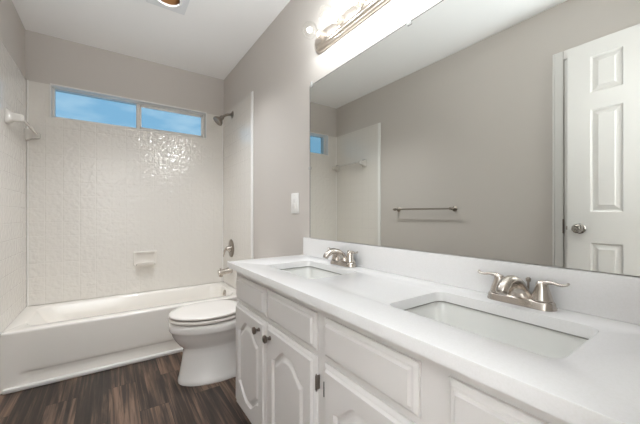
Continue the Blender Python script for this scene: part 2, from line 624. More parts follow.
# white reveal lining around the opening
bm = new()
box(bm, WX0 - 0.0005, WX1 + 0.0005, -0.012, R0 - 0.001, WZ1 - 0.006, WZ1 + 0.006, 0.001)
box(bm, WX0 - 0.006, WX0 + 0.006, -0.012, R0 - 0.001, WZ0, WZ1 - 0.006, 0.001)
box(bm, WX1 - 0.006, WX1 + 0.006, -0.012, R0 - 0.001, WZ0, WZ1 - 0.006, 0.001)
box(bm, WX0 - 0.006, WX1 + 0.006, -0.010, R0 - 0.001, WZ0 - 0.004, WZ0 + 0.004, 0.001)
structure(link('trim_1', bm, M['trim'], smooth=False), 'white lining around the high window opening', 'window trim')

# ------------------------------------------------------------------ tub surround (three moulded panels)
PT = 0.009
zb = TUB_H + 0.004
sb = thing('surround_panel', (-W / 2, 0, zb), 'glossy white square-tile panel on the end wall below the window', 'wall panel', 'moulded tile panels around the tub')
bm = wall_with_hole('y', -PT, -0.0005, -W + 0.0005, -0.0005, zb, SUR_T, (WX0 - 0.007, WX1 + 0.007, WZ0 - 0.005, SUR_T))
link('panel', bm, M['tile_back'], sb, smooth=False)
for k_, (sx, s) in enumerate(((-W, 1), (0, -1))):
    bm = new(); tube(bm, [(sx + s * 0.0145, -0.0145, zb, 0.005), (sx + s * 0.0145, -0.0145, SUR_T, 0.005)], 10, n=1)
    structure(link('trim_%d' % (5 + k_), bm, M['plastic']), ('white caulk bead in the tub corner by the acrylic bar', 'white caulk bead in the tub corner by the shower head')[k_], 'trim')
for sx, s, lab in ((-W, 1, 'glossy white tile panel on the wall with the acrylic towel bar'), (0, -1, 'glossy white tile panel on the wall behind the shower head and spout')):
    ss = thing('surround_panel', (sx, -SUR / 2, zb), lab, 'wall panel', 'moulded tile panels around the tub')
    bm = new(); box(bm, sx + s * 0.0005, sx + s * PT, -SUR + 0.038, -PT - 0.0005, zb, SUR_T)
    link('panel', bm, M['tile_side'], ss, smooth=False)
    bm = new(); box(bm, sx + s * 0.0005, sx + s * (PT + 0.0004), -SUR, -SUR + 0.040, 0.002, SUR_T, 0.004, 3)
    link('edge_strip', bm, M['plastic'], ss)

# ------------------------------------------------------------------ bathtub
tb = thing('bathtub', (-W / 2, TUB_Y / 2, 0), 'white alcove bathtub with a plain apron under the window', 'bathtub')
N_ = 8
x0, x1, y0, y1 = -W + 0.002, -0.002, TUB_Y, -0.002
rings = [rrect(x0, x1, y0, y1, 0.006, TUB_H - 0.012, N_)]
for k in range(1, 5):
    a = PI / 2 * k / 4
    o_ = 0.012 * (1 - math.cos(a))
    rings.append(rrect(x0 + o_ * 0, x1, y0 + o_, y1, 0.006 + o_ * 0.3, TUB_H - 0.012 + 0.012 * math.sin(a), N_))
ix0, ix1, iy0, iy1 = x0 + 0.075, x1 - 0.055, y0 + 0.085, y1 - 0.05
rings.append(rrect(ix0, ix1, iy0, iy1, 0.10, TUB_H, N_))
for dz, il, ir, iy, r in ((0.004, 0.008, 0.008, 0.008, 0.10), (0.015, 0.016, 0.014, 0.014, 0.10), (0.09, 0.06, 0.024, 0.026, 0.10), (0.18, 0.13, 0.035, 0.04, 0.11), (0.25, 0.20, 0.055, 0.06, 0.12), (0.275, 0.235, 0.085, 0.09, 0.12), (0.285, 0.28, 0.13, 0.14, 0.11)):
    rings.append(rrect(ix0 + il, ix1 - ir, iy0 + iy, iy1 - iy, r, TUB_H - dz, N_))
bm = new(); loft(bm, rings, False, True)
link('basin', bm, M['tub'], tb, angle=50)
# apron with a recessed lower band
bm = new()
xs = [x0 + (x1 - x0) * i / 120 for i in range(121)]
def sm(t): t = max(0, min(1, t)); return t * t * (3 - 2 * t)
cols_ = []
for x in xs:
    k = sm((x - (x0 + 0.07)) / 0.06) * sm(((x1 - 0.07) - x) / 0.06)
    prof = [(0.0, TUB_H - 0.0122), (0.0, 0.115), (0.001 * k, 0.108), (0.006 * k, 0.100), (0.018 * k, 0.092), (0.022 * k, 0.084), (0.022 * k, 0.06), (0.012 * k, 0.02), (0.008 * k, 0.0)]
    cols_.append([bm.verts.new((x, y0 + d, z)) for d, z in prof] + [bm.verts.new((x, y0 + 0.05, 0.0)), bm.verts.new((x, y0 + 0.05, TUB_H - 0.0122))])
for a, b in zip(cols_[:-1], cols_[1:]):
    for i in range(len(a)):
        j = (i + 1) % len(a)
        bm.faces.new((a[i], b[i], b[j], a[j]))
bm.faces.new(cols_[0]); bm.faces.new(list(reversed(cols_[-1])))
link('apron', bm, M['tub'], tb, angle=40)
bm = new(); lathe(bm, (-0.0665 - 0.012, -0.283, 0.302), (-1, 0, 0.18), [(-0.004, 0.036), (0.006, 0.036), (0.010, 0.031), (0.011, 0.012), (0.014, 0.010), (0.015, 0.0)], 28)
tag(link('overflow_plate', bm, M['nickel'], tb), 'round nickel overflow plate')
# white trim strip along the foot of the tub
bm = new(); box(bm, -W + 0.014, -0.014, TUB_Y - 0.024, TUB_Y + 0.004, 0.0005, 0.026, 0.006, 3)
structure(link('trim_2', bm, M['trim']), 'thin white strip along the floor at the foot of the tub', 'trim')

# ================================================================== fixtures in the shower
SY = -0.305
sh = thing('showerhead', (-PT, SY, 2.04), 'brushed nickel shower head on a short arm beside the window', 'shower head')
X0 = -PT - 0.0004
bm = new(); lathe(bm, (X0, SY, 2.04), (-1, 0, 0), [(0, 0.036), (0.004, 0.036), (0.010, 0.027), (0.014, 0.014), (0.016, 0.011)], 28)
link('flange', bm, M['nickel_dark'], sh)
bm = new(); tube(bm, [(X0 - 0.004, SY, 2.04, 0.0115), (X0 - 0.045, SY, 2.034, 0.0115), (X0 - 0.075, SY, 2.018, 0.0115), (X0 - 0.098, SY, 1.997, 0.0115)], 16)
link('shower_arm', bm, M['nickel_dark'], sh)
bm = new(); lathe(bm, (X0 - 0.090, SY, 2.005), (-0.70, 0, -0.71), [(0, 0.014), (0.008, 0.020), (0.020, 0.022), (0.030, 0.021), (0.058, 0.046), (0.072, 0.050), (0.080, 0.048), (0.080, 0.042), (0.077, 0.0)], 32)
link('spray_face', bm, M['nickel_dark'], sh)

vl = thing('shower_valve', (-PT, -0.272, 0.735), 'nickel shower valve with oval plate and lever above the tub spout', 'shower valve')
bm = new()
def oval(x, ry, rz):
    ry *= 1.35
    return [Vector((x, -0.272 + ry * math.cos(2 * PI * k / 40), 0.735 + rz * math.sin(2 * PI * k / 40))) for k in range(40)]
loft(bm, [oval(X0, 0.060, 0.088), oval(X0 - 0.004, 0.060, 0.088), oval(X0 - 0.010, 0.052, 0.080), oval(X0 - 0.012, 0.040, 0.066)])
link('escutcheon', bm, M['nickel_dark'], vl)
bm = new(); lathe(bm, (X0 - 0.010, -0.272, 0.735), (-1, 0, 0), [(0, 0.034), (0.006, 0.033), (0.012, 0.026), (0.03, 0.022), (0.038, 0.020), (0.042, 0.012), (0.043, 0)], 28)
link('hub', bm, M['nickel'], vl)
bm = new(); tube(bm, [(X0 - 0.036, -0.272, 0.738, 0.014, 0.011), (X0 - 0.054, -0.268, 0.728, 0.013, 0.010), (X0 - 0.064, -0.258, 0.695, 0.011, 0.008), (X0 - 0.066, -0.245, 0.655, 0.010, 0.006)], 16, (0, 1, 0))
link('lever', bm, M['nickel'], vl)

sp = thing('tub_spout', (-PT, -0.285, 0.512), 'brushed nickel tub spout low on the shower end wall', 'tub spout')
bm = new(); tube(bm, [(X0, -0.285, 0.522, 0.032), (X0 - 0.02, -0.285, 0.522, 0.031), (X0 - 0.07, -0.285, 0.517, 0.027), (X0 - 0.115, -0.285, 0.510, 0.028), (X0 - 0.128, -0.285, 0.508, 0.026)], 24)
link('spout_body', bm, M['nickel'], sp)
bm = new(); lathe(bm, (X0 - 0.106, -0.285, 0.500), (0, 0, -1), [(0, 0.021), (0.026, 0.021), (0.030, 0.018), (0.030, 0.0)], 24)
link('outlet', bm, M['nickel'], sp)
bm = new(); lathe(bm, (X0 - 0.110, -0.285, 0.530), (0, 0, 1), [(0, 0.004), (0.012, 0.004), (0.014, 0.008), (0.020, 0.008), (0.022, 0.0)], 16)
link('diverter_knob', bm, M['nickel'], sp)

# soap dish moulded in the back wall
sd = thing('soap_dish', (-0.722, -PT, 0.665), 'white ceramic soap dish on the tiled back wall', 'soap dish')
bm = new()
sx0, sx1, sz0, sz1 = -0.818, -0.626, 0.602, 0.732
def rr(ins, y, r): return [Vector((v.x, y, v.y)) for v in rrect(sx0 + ins, sx1 - ins, sz0 + ins, sz1 - ins, r, 0, 5)]
yb = -PT - 0.0004
loft(bm, [rr(0, yb, 0.014), rr(0, yb - 0.008, 0.014), rr(0.004, yb - 0.014, 0.013), rr(0.014, yb - 0.014, 0.012), rr(0.020, yb - 0.008, 0.012), rr(0.028, yb - 0.003, 0.012)])
link('backplate', bm, M['tile_plain'], sd, angle=50)
bm = new()
tray = []
for t, zz, ins in ((0, 0.612, 0.004), (0.05, 0.606, 0.010), (0.056, 0.612, 0.014), (0.056, 0.634, 0.014), (0.050, 0.637, 0.016), (0.046, 0.630, 0.02), (0.040, 0.622, 0.022), (0.004, 0.622, 0.016)):
    tray.append([(sx0 + 0.014 + ins, yb - 0.006 - t, zz), (sx1 - 0.014 - ins, yb - 0.006 - t, zz)])
va = [bm.verts.new(p[0]) for p in tray]; vb = [bm.verts.new(p[1]) for p in tray]
for i in range(len(va)):
    j = (i + 1) % len(va)
    bm.faces.new((va[i], vb[i], vb[j], va[j]))
bm.faces.new(va); bm.faces.new(list(reversed(vb)))
link('tray', bm, M['tile_plain'], sd, angle=50)

# clear towel bar on the left surround wall
ab = thing('towel_bar', (-W + PT, -0.33, 1.69), 'clear white acrylic towel bar on the tiled side wall in the shower', 'towel bar')
XL = -W + PT + 0.0005
for yy in (-0.045, -0.560):
    bm = new()
    def sq(x, h_, r): return [Vector((x, v.x, v.y)) for v in rrect(yy - h_, yy + h_, 1.678 - h_ * 1.25, 1.678 + h_ * 1.25, r, 0, 5)]
    loft(bm, [sq(XL, 0.036, 0.012), sq(XL + 0.008, 0.036, 0.012), sq(XL + 0.016, 0.030, 0.012), sq(XL + 0.035, 0.021, 0.012), sq(XL + 0.065, 0.019, 0.012), sq(XL + 0.078, 0.017, 0.012), sq(XL + 0.083, 0.011, 0.008)])
    link('bracket', bm, M['acrylic'], ab, angle=50)
bm = new(); tube(bm, [(XL + 0.062, -0.045, 1.69, 0.0095), (XL + 0.062, -0.560, 1.69, 0.0095)], 18, n=1)
link('bar', bm, M['acrylic'], ab)

# ================================================================== toilet
TC = -1.118
tl = thing('toilet', (-0.4, TC, 0), 'white two-piece toilet with closed lid between tub and vanity', 'toilet')
def egg(xf, xb, w, z, k=0.0, n=56, sq=2.3):
    """outline: front tip xf, back xb, half width w; k narrows the back"""
    xc = xb + (xf - xb) * 0.46
    out = []
    for i in range(n):
        t = 2 * PI * i / n
        c, s = math.cos(t), math.sin(t)
        if c >= 0:
            x = xc + (xf - xc) * c
            y = w * s
        else:
            e = 2 / sq
            x = xc + (xb - xc) * abs(c) ** e
            y = w * (abs(s) ** e) * (1 if s >= 0 else -1)
            y *= 1 - k * sm(abs(c) * 1.2)
        out.append(Vector((x, TC + y, z)))
    return out
bm = new()
prof = [(0.0005, -0.632, -0.15, 0.143, 0.0), (0.012, -0.634, -0.15, 0.145, 0.0), (0.028, -0.631, -0.15, 0.140, 0.0), (0.042, -0.626, -0.15, 0.132, 0.12), (0.08, -0.620, -0.15, 0.121, 0.25),
        (0.13, -0.610, -0.15, 0.110, 0.28), (0.18, -0.603, -0.15, 0.104, 0.22), (0.212, -0.600, -0.15, 0.104, 0.15), (0.222, -0.608, -0.15, 0.108, 0.12), (0.24, -0.626, -0.15, 0.120, 0.1),
        (0.27, -0.648, -0.15, 0.142, 0.08), (0.30, -0.663, -0.15, 0.160, 0.08), (0.325, -0.672, -0.15, 0.172, 0.1), (0.333, -0.680, -0.15, 0.181, 0.1), (0.34, -0.683, -0.15, 0.184, 0.1),
        (0.370, -0.684, -0.15, 0.186, 0.1), (0.380, -0.681, -0.15, 0.183, 0.1), (0.385, -0.672, -0.152, 0.174, 0.1), (0.387, -0.655, -0.16, 0.158, 0.08), (0.384, -0.610, -0.25, 0.115, 0.0), (0.36, -0.600, -0.27, 0.108, 0.0), (0.30, -0.56, -0.30, 0.085, 0.0), (0.25, -0.50, -0.34, 0.05, 0.0)]
loft(bm, [egg(a, b, w, z, k) for z, a, b, w, k in prof])
link('bowl', bm, M['porcelain'], tl, angle=60)
bm = new()
loft(bm, [egg(-0.600, -0.300, 0.110, 0.4080), egg(-0.600, -0.300, 0.110, 0.3975), egg(-0.665, -0.225, 0.168, 0.3965), egg(-0.683, -0.221, 0.185, 0.3965), egg(-0.687, -0.22, 0.189, 0.4000), egg(-0.687, -0.22, 0.189, 0.4090), egg(-0.684, -0.22, 0.186, 0.4145), egg(-0.672, -0.225, 0.175, 0.4150), egg(-0.600, -0.300, 0.110, 0.4080)], False, False)
link('seat', bm, M['seat'], tl, angle=60)
bm = new()
loft(bm, [egg(-0.62, -0.28, 0.13, 0.4355), egg(-0.672, -0.238, 0.175, 0.4345), egg(-0.675, -0.236, 0.178, 0.4235), egg(-0.680, -0.232, 0.183, 0.4235), egg(-0.684, -0.23, 0.187, 0.4265), egg(-0.685, -0.23, 0.187, 0.4325), egg(-0.680, -0.232, 0.182, 0.4385), egg(-0.655, -0.245, 0.162, 0.4415), egg(-0.60, -0.28, 0.11, 0.4435)])
link('lid', bm, M['seat'], tl, angle=60)
for s in (-1, 1):
    bm = new(); lathe(bm, (-0.232, TC + s * 0.075 - 0.018, 0.420), (0, 1, 0), [(0, 0.008), (0.002, 0.010), (0.034, 0.010), (0.036, 0.008)], 18)
    box(bm, -0.246, -0.218, TC + s * 0.075 - 0.014, TC + s * 0.075 + 0.014, 0.386, 0.415, 0.003)
    link('hinge', bm, M['seat'], tl)
bm = new()
def tk(ins, z, r=0.03): return rrect(-0.198 + ins, -0.016, TC - 0.205 + ins, TC + 0.19 - ins, r, z, 6)
loft(bm, [tk(0.03, 0.38), tk(0.022, 0.40), tk(0.008, 0.52), tk(0.0, 0.675)])
link('tank', bm, M['porcelain'], tl, angle=50)
bm = new()
def tk2(ins, z): return rrect(-0.205 + ins, -0.012, TC - 0.212 + ins, TC + 0.197 - ins, 0.03, z, 6)
loft(bm, [tk2(0.004, 0.676), tk2(0.0, 0.680), tk2(0.0, 0.700), tk2(0.005, 0.708), tk2(0.02, 0.711)])
link('tank_lid', bm, M['porcelain'], tl, angle=50)
bm = new(); lathe(bm, (-0.197, TC - 0.15, 0.63), (-1, 0, 0), [(0, 0.014), (0.008, 0.014), (0.012, 0.010)], 18)
tube(bm, [(-0.206, TC - 0.15, 0.63, 0.007, 0.004), (-0.210, TC - 0.11, 0.627, 0.007, 0.004), (-0.210, TC - 0.07, 0.622, 0.008, 0.004)], 12, (0, 0, 1))
tag(link('flush_lever', bm, M['nickel'], tl), 'nickel flush lever')
for s in (-1, 1):
    bm = new(); lathe(bm, (-0.25, TC + s * 0.105, 0.03), (0, s * 0.3, 1), [(0, 0.014), (0.008, 0.014), (0.016, 0.009), (0.018, 0.0)], 16)
    link('bolt_cap', bm, M['seat'], tl)

# ================================================================== vanity cabinet
FX = -0.444      # plane of the face frame
VY0, VY1 = -1.668, YF + 0.002
TK = 0.098       # toe kick height
CB = CT - 0.029  # underside of the counter
vn = thing('vanity_cabinet', (FX / 2, (VY0 + VY1) / 2, 0), 'long white bathroom vanity cabinet with arched panel doors', 'vanity cabinet')
bm = new()
# sides, floor, back, face frame with rails and stiles; all one carcass
box(bm, FX + 0.019, -0.002, VY0 - 0.018, VY0, TK, CB - 0.001)
box(bm, FX + 0.019, -0.002, VY1, VY1 + 0.018, TK, CB - 0.001)
box(bm, FX + 0.019, -0.002, VY0 - 0.018, VY1 + 0.018, TK, TK + 0.018)
box(bm, -0.012, -0.002, VY0 - 0.018, VY1 + 0.018, TK + 0.018, CB - 0.001)
ys = sorted([VY0, VY0 - 0.045, -2.045, -2.075, -2.405, -2.485, -2.785, -2.880, VY1 + 0.03, VY1])
zs = [TK, TK + 0.05, 0.612, 0.660, CB - 0.045, CB - 0.001]
def solid(i, j):
    if i < 0 or j < 0 or i >= len(ys) - 1 or j >= len(zs) - 1: return False
    return i % 2 == 0 or j % 2 == 0
ff = new()
def quad(*p): ff.faces.new([ff.verts.new(q) for q in p])
for i in range(len(ys) - 1):
    for j in range(len(zs) - 1):
        if not solid(i, j): continue
        p, q, c, d = ys[i], ys[i + 1], zs[j], zs[j + 1]
        for x in (FX, FX + 0.019):
            quad((x, p, c), (x, q, c), (x, q, d), (x, p, d))
        for di, dj, (u, v) in ((-1, 0, ((p, c), (p, d))), (1, 0, ((q, c), (q, d))), (0, -1, ((p, c), (q, c))), (0, 1, ((p, d), (q, d)))):
            if not solid(i + di, j + dj):
                quad((FX, *u), (FX, *v), (FX + 0.019, *v), (FX + 0.019, *u))
bmesh.ops.remove_doubles(ff, verts=ff.verts, dist=1e-5)
bmesh.ops.recalc_face_normals(ff, faces=ff.faces)
merge(bm, ff)
link('carcass', bm, M['cabinet'], vn)
bm = new(); box(bm, FX + 0.075, FX + 0.09, VY0 - 0.018, VY1, 0.0005, TK)
box(bm, FX + 0.09, -0.004, VY0 - 0.030, VY0 - 0.018, 0.0005, TK)
tag(link('toe_kick', bm, M['cabinet'], vn), 'recessed toe kick')

DT = 0.019
def step(d):
    """moulded edge: outer bead, then a small step up to the field"""
    if d < 0.003: return -0.013 + d * 1.0
    if d < 0.009: return -0.010 + (d - 0.003) * 0.5
    if d < 0.0125: return -0.007
    if d < 0.0165: return -0.007 + (d - 0.0125) / 0.004 * 0.007
    return 0.0
def door_relief(w, h):
    U = w / 2 - 0.058
    Vp, amp, half = h / 2 - 0.062, 0.058, U * 0.96
    def hf(u, v):
        d = min(w / 2 - abs(u), h / 2 - abs(v))
        if d < 0.03: return step(d)
        c = sm(1.22 * (1 - min(1, abs(u) / half)))
        sl = amp * 0.5 * PI / half * math.sin(PI * min(1, abs(u) / half))
        vh = Vp - amp + amp * c
        s = min(U - abs(u), (vh - abs(v)) / math.sqrt(1 + sl * sl))
        if s < 0: return 0.0
        if s < 0.005: return -0.012 * s / 0.005
        if s < 0.013: return -0.012
        if s < 0.030: return -0.012 + 0.011 * sm((s - 0.013) / 0.017)
        return -0.001
    return relief(-w / 2, w / 2, -h / 2, h / 2, int(w / 0.0025), int(h / 0.0028), DT, hf)
def front_relief(w, h):
    def hf(u, v):
        d = min(w / 2 - abs(u), h / 2 - abs(v))
        if d < 0.003: return -0.012
        if d < 0.010: return -0.012 + 0.005 * (d - 0.003) / 0.007
        if d < 0.016: return -0.007
        if d < 0.021: return -0.007 + 0.007 * (d - 0.016) / 0.005
        return 0.0
    return relief(-w / 2, w / 2, -h / 2, h / 2, int(w / 0.0026), int(h / 0.0026), DT, hf)

KNOBP = [(0, 0.0085), (0.003, 0.0085), (0.005, 0.0055), (0.014, 0.0055), (0.017, 0.011), (0.021, 0.0155), (0.026, 0.0155), (0.029, 0.012), (0.0305, 0.0)]
def add_door(ya, yb_, za, zb_, knob_y, hinge_y):
    w, h = abs(yb_ - ya), zb_ - za
    c = Vector((FX - 0.0008, (ya + yb_) / 2, (za + zb_) / 2))
    bm = door_relief(w, h)
    bmesh.ops.translate(bm, verts=bm.verts, vec=c)
    d = link('door', bm, M['cabinet'], vn, angle=25)
    if knob_y is not None:
        bm = new(); lathe(bm, (FX - DT - 0.0008, knob_y, zb_ - 0.042), (-1, 0, 0), KNOBP, 24)
        tag(link('knob', bm, M['bronze'], d), 'dark metal knob')
    for zz in ((zb_ - 0.075, za + 0.075) if hinge_y is not None else ()):
        bm = new()
        sgn = 1 if hinge_y > c.y else -1
        box(bm, FX - 0.012, FX - 0.0005, hinge_y - 0.0012 + sgn * 0.004, hinge_y + 0.0012 + sgn * 0.004, zz - 0.022, zz + 0.022, 0.0008)
        lathe(bm, (FX - 0.014, hinge_y + sgn * 0.004, zz - 0.020), (0, 0, 1), [(-0.008, 0.0012), (-0.004, 0.0024), (0, 0.0038), (0.040, 0.0038), (0.044, 0.0024), (0.048, 0.0012)], 12)
        tag(link('hinge', bm, M['bronze'], d), 'dark metal hinge')
    return d
DZ0, DZ1 = 0.128, 0.624
add_door(-1.694, -2.052, DZ0, DZ1, -2.005, None)
add_door(-2.066, -2.420, DZ0, DZ1, -2.112, -2.424)
add_door(-2.464, -2.800, DZ0, DZ1, -2.758, None)
add_door(-2.866, -3.160, DZ0, DZ1, -2.908, None)
# narrow dark hinge edge let into the third door
bm = new(); box(bm, FX - DT - 0.0035, FX - DT - 0.0010, -2.4775, -2.4800, 0.533, 0.578, 0.0006)
tag(link('hinge', bm, M['dark'], vn), 'dark metal hinge leaf')
for ya, yb_ in ((-1.698, -2.050), (-2.069, -2.421), (-2.462, -2.801), (-2.866, -3.160)):
    bm = front_relief(abs(yb_ - ya), 0.118)
    bmesh.ops.translate(bm, verts=bm.verts, vec=(FX - 0.0008, (ya + yb_) / 2, 0.702))
    link('drawer_front', bm, M['cabinet'], vn, angle=25)

# ------------------------------------------------------------------ counter, backsplash, sinks
SINKS = (-2.050, -2.820)
HX0, HX1, HW = -0.362, -0.114, 0.1935
ct = thing('countertop', (CX / 2, (CY0 + YF) / 2, CB), 'white quartz countertop with two sink cut-outs on the vanity', 'countertop')
holes = [[(v.x, v.y) for v in rrect(HX0, HX1, yc - HW, yc + HW, 0.028, 0, 6)] for yc in SINKS]
bm = slab_with_holes([(CX, YF + 0.002), (-0.001, YF + 0.002), (-0.001, CY0), (CX, CY0)], holes, CB, CT)
ed = [e for e in bm.edges if len(e.link_faces) == 2 and e.calc_face_angle(0) > 1.0 and abs(e.verts[0].co.z - e.verts[1].co.z) < 1e-5 and e.verts[0].co.z > CT - 1e-4]
bmesh.ops.bevel(bm, geom=ed, offset=0.0022, segments=2, affect='EDGES', profile=0.5)
link('worktop', bm, M['counter'], ct, angle=30)
bm = new(); box(bm, -0.021, -0.001, YF + 0.003, CY0, CT + 0.0003, 0.9285, 0.0015)
link('backsplash', bm, M['counter'], ct)

def make_sink(yc, label):
    s = thing('sink', ((HX0 + HX1) / 2, yc, CB - 0.14), label, 'sink', 'undermount sinks in the quartz counter')
    bm = new()
    o = 0.007
    R = []
    z = CB - 0.0042
    def q(ins, zz, r): return rrect(HX0 - o + ins, HX1 + o - ins, yc - HW - o + ins, yc + HW + o - ins, r, zz, 8)
    R = [q(-0.02, z - 0.012, 0.05), q(-0.02, z, 0.05), q(0.0, z, 0.036), q(0.002, z - 0.004, 0.036), q(0.006, z - 0.05, 0.038), q(0.010, z - 0.085, 0.042), q(0.018, z - 0.105, 0.045), q(0.034, z - 0.118, 0.045), q(0.06, z - 0.124, 0.04), q(0.10, z - 0.128, 0.022)]
    loft(bm, R, False, True)
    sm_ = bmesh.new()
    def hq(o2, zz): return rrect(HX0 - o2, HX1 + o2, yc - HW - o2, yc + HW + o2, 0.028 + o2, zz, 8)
    loft(sm_, [hq(0.0012, CB - 0.0002), hq(0.0012, CB - 0.0040), hq(0.010, CB - 0.0040), hq(0.010, CB - 0.0002)], False, False)  # solid grey ring: the gap's shade under the slab put in as colour
    # outer underside
    R2 = [q(-0.02, z - 0.012, 0.05), q(-0.006, z - 0.02, 0.05), q(0.0, z - 0.09, 0.05), q(0.03, z - 0.135, 0.05), q(0.08, z - 0.142, 0.03)]
    loft(bm, R2, False, True)
    link('basin', bm, M['sink'], s, angle=50)
    tag(link('seam_shade', sm_, M['seam_shade'], s, smooth=False), 'grey ring imitating the shaded gap under the counter edge')
    bm = new(); lathe(bm, ((HX0 + HX1) / 2 + 0.02, yc, z - 0.1275), (0, 0, 1), [(0, 0.030), (0.002, 0.030), (0.004, 0.026), (0.003, 0.020), (0.005, 0.018), (0.007, 0.012), (0.0075, 0.0)], 28)
    tag(link('drain', bm, M['nickel'], s), 'nickel drain')
    return s
make_sink(SINKS[0], 'white rectangular sink nearest the toilet end of the counter')
make_sink(SINKS[1], 'white rectangular sink nearest the viewer in the counter')

# ------------------------------------------------------------------ faucets (local: -x towards the user, origin on the counter)
def make_faucet(label):
    f = thing('faucet', (0, 0, 0), label, 'faucet', 'two-handle faucets behind the sinks')
    bm = new()
    def st(ins, z): return rrect(-0.027 + ins, 0.027 - ins, -0.084 + ins, 0.084 - ins, 0.0265 - ins, z, 8)
    loft(bm, [st(0, 0.0004), st(0, 0.004), st(0.0015, 0.006), st(0.003, 0.016), st(0.006, 0.020), st(0.012, 0.022)])
    link('base_plate', bm, M['nickel'], f, world=False, angle=45)
    bm = new()
    tube(bm, [(0.004, 0, 0.014, 0.037, 0.023), (0.002, 0, 0.026, 0.030, 0.022), (-0.004, 0, 0.042, 0.021, 0.018), (-0.018, 0, 0.058, 0.018, 0.015), (-0.042, 0, 0.069, 0.0165, 0.0135), (-0.070, 0, 0.069, 0.016, 0.013), (-0.094, 0, 0.058, 0.0155, 0.013), (-0.104, 0, 0.046, 0.0145, 0.0125)], 24, (0, 1, 0))
    sp_ = link('spout', bm, M['nickel'], f, world=False, angle=60)
    bm = new(); lathe(bm, (-0.101, 0, 0.050), (-0.45, 0, -0.9), [(0, 0.012), (0.009, 0.012), (0.009, 0.009), (0.007, 0)], 20)
    link('aerator', bm, M['nickel_dark'], sp_, world=False)
    bm = new(); lathe(bm, (0.024, -0.012, 0.020), (0, 0, 1), [(0, 0.0028), (0.038, 0.0028), (0.040, 0.0055), (0.047, 0.0065), (0.051, 0.004), (0.052, 0)], 14)
    link('lift_rod', bm, M['nickel_dark'], f, world=False)
    for s in (-1, 1):
        bm = new(); lathe(bm, (0, s * 0.052, 0.0215), (0, 0, 1), [(0, 0.0235), (0.002, 0.0245), (0.004, 0.0235), (0.012, 0.0215), (0.024, 0.0175), (0.034, 0.0145), (0.042, 0.0135), (0.047, 0.011), (0.050, 0.006), (0.051, 0)], 28)
        h_ = link('handle', bm, M['nickel'], f, world=False, angle=60)
        bm = new(); tube(bm, [(0, s * 0.050, 0.062, 0.010, 0.009), (-0.001, s * 0.060, 0.0685, 0.009, 0.0065), (-0.003, s * 0.078, 0.0705, 0.0065, 0.0042), (-0.005, s * 0.092, 0.0680, 0.0068, 0.0036), (-0.006, s * 0.104, 0.0705, 0.0075, 0.0034), (-0.007, s * 0.110, 0.0745, 0.006, 0.003)], 16, (1, 0, 0))
        link('lever', bm, M['nickel'], h_, world=False, angle=60)
    return f
fa = make_faucet('brushed nickel faucet behind the sink nearest the viewer')
fa.location = (-0.055, -2.832, CT)
fb = copy_tree(fa, None, (-0.060, -2.070, CT))
fb['label'] = 'brushed nickel faucet behind the sink nearest the toilet'

# ================================================================== mirror and light bar
mr = thing('mirror', (-0.003, (-1.691 + YF) / 2, 0.931), 'large frameless wall mirror above the backsplash', 'mirror')
bm = new(); box(bm, -0.0055, -0.0005, YF + 0.03, -1.691, 0.931, 1.836)
me_o = link('glass', bm, [M['mirror_edge'], M['mirror']], mr, smooth=False)
for p in me_o.data.polygons:
    p.material_index = 1 if p.normal.x < -0.9 else 0
bm = new(); box(bm, -0.0062, -0.0056, -1.6942, -1.6910, 0.931, 1.836)
box(bm, -0.0062, -0.0056, YF + 0.03, -1.6942, 1.8336, 1.836)
tag(link('edge', bm, M['mirror_edge'], mr, smooth=False), 'dark edge line of the mirror')
for yy, zz, vert in ((-1.712, 1.836, 1), (-2.420, 1.836, 1), (-3.0, 1.836, 1), (-1.691, 1.345, 0)):
    bm = new()
    if vert:
        box(bm, -0.010, -0.0062, yy - 0.010, yy + 0.010, zz - 0.014, zz + 0.016, 0.0012)
        lathe(bm, (-0.010, yy, zz + 0.009), (-1, 0, 0), [(0, 0.004), (0.0015, 0.0035), (0.002, 0)], 12)
    else:
        box(bm, -0.010, -0.0062, yy - 0.012, yy + 0.008, zz - 0.008, zz + 0.008, 0.0012)
    tag(link('clip', bm, M['clip'], mr), 'clear plastic mirror clip')

LB0, LB1, LBZ = -1.752, -3.050, 2.040
lb = thing('vanity_light_bar', (0, (LB0 + LB1) / 2, LBZ), 'nickel vanity light bar with clear globe bulbs above the mirror', 'light bar')
bm = new()
def cap(x, hz, ins, n=14):
    """rounded-end outline in the wall plane"""
    out = []
    r = hz
    for k in range(n + 1):
        a = PI * k / n
        out.append(Vector((x, LB0 - ins - r + r * math.sin(a), LBZ + r * math.cos(a))))
    for k in range(n + 1):
        a = PI * k / n
        out.append(Vector((x, LB1 + ins + r - r * math.sin(a), LBZ - r * math.cos(a))))
    return out
loft(bm, [cap(-0.0005, 0.056, 0), cap(-0.010, 0.056, 0), cap(-0.016, 0.052, 0.004), cap(-0.018, 0.046, 0.010), cap(-0.016, 0.043, 0.013), cap(-0.018, 0.041, 0.015), cap(-0.026, 0.036, 0.020), cap(-0.028, 0.031, 0.025), cap(-0.027, 0.029, 0.027), cap(-0.033, 0.024, 0.032), cap(-0.034, 0.016, 0.040)])
link('backplate', bm, M['chrome'], lb, angle=50)
BR = 0.041
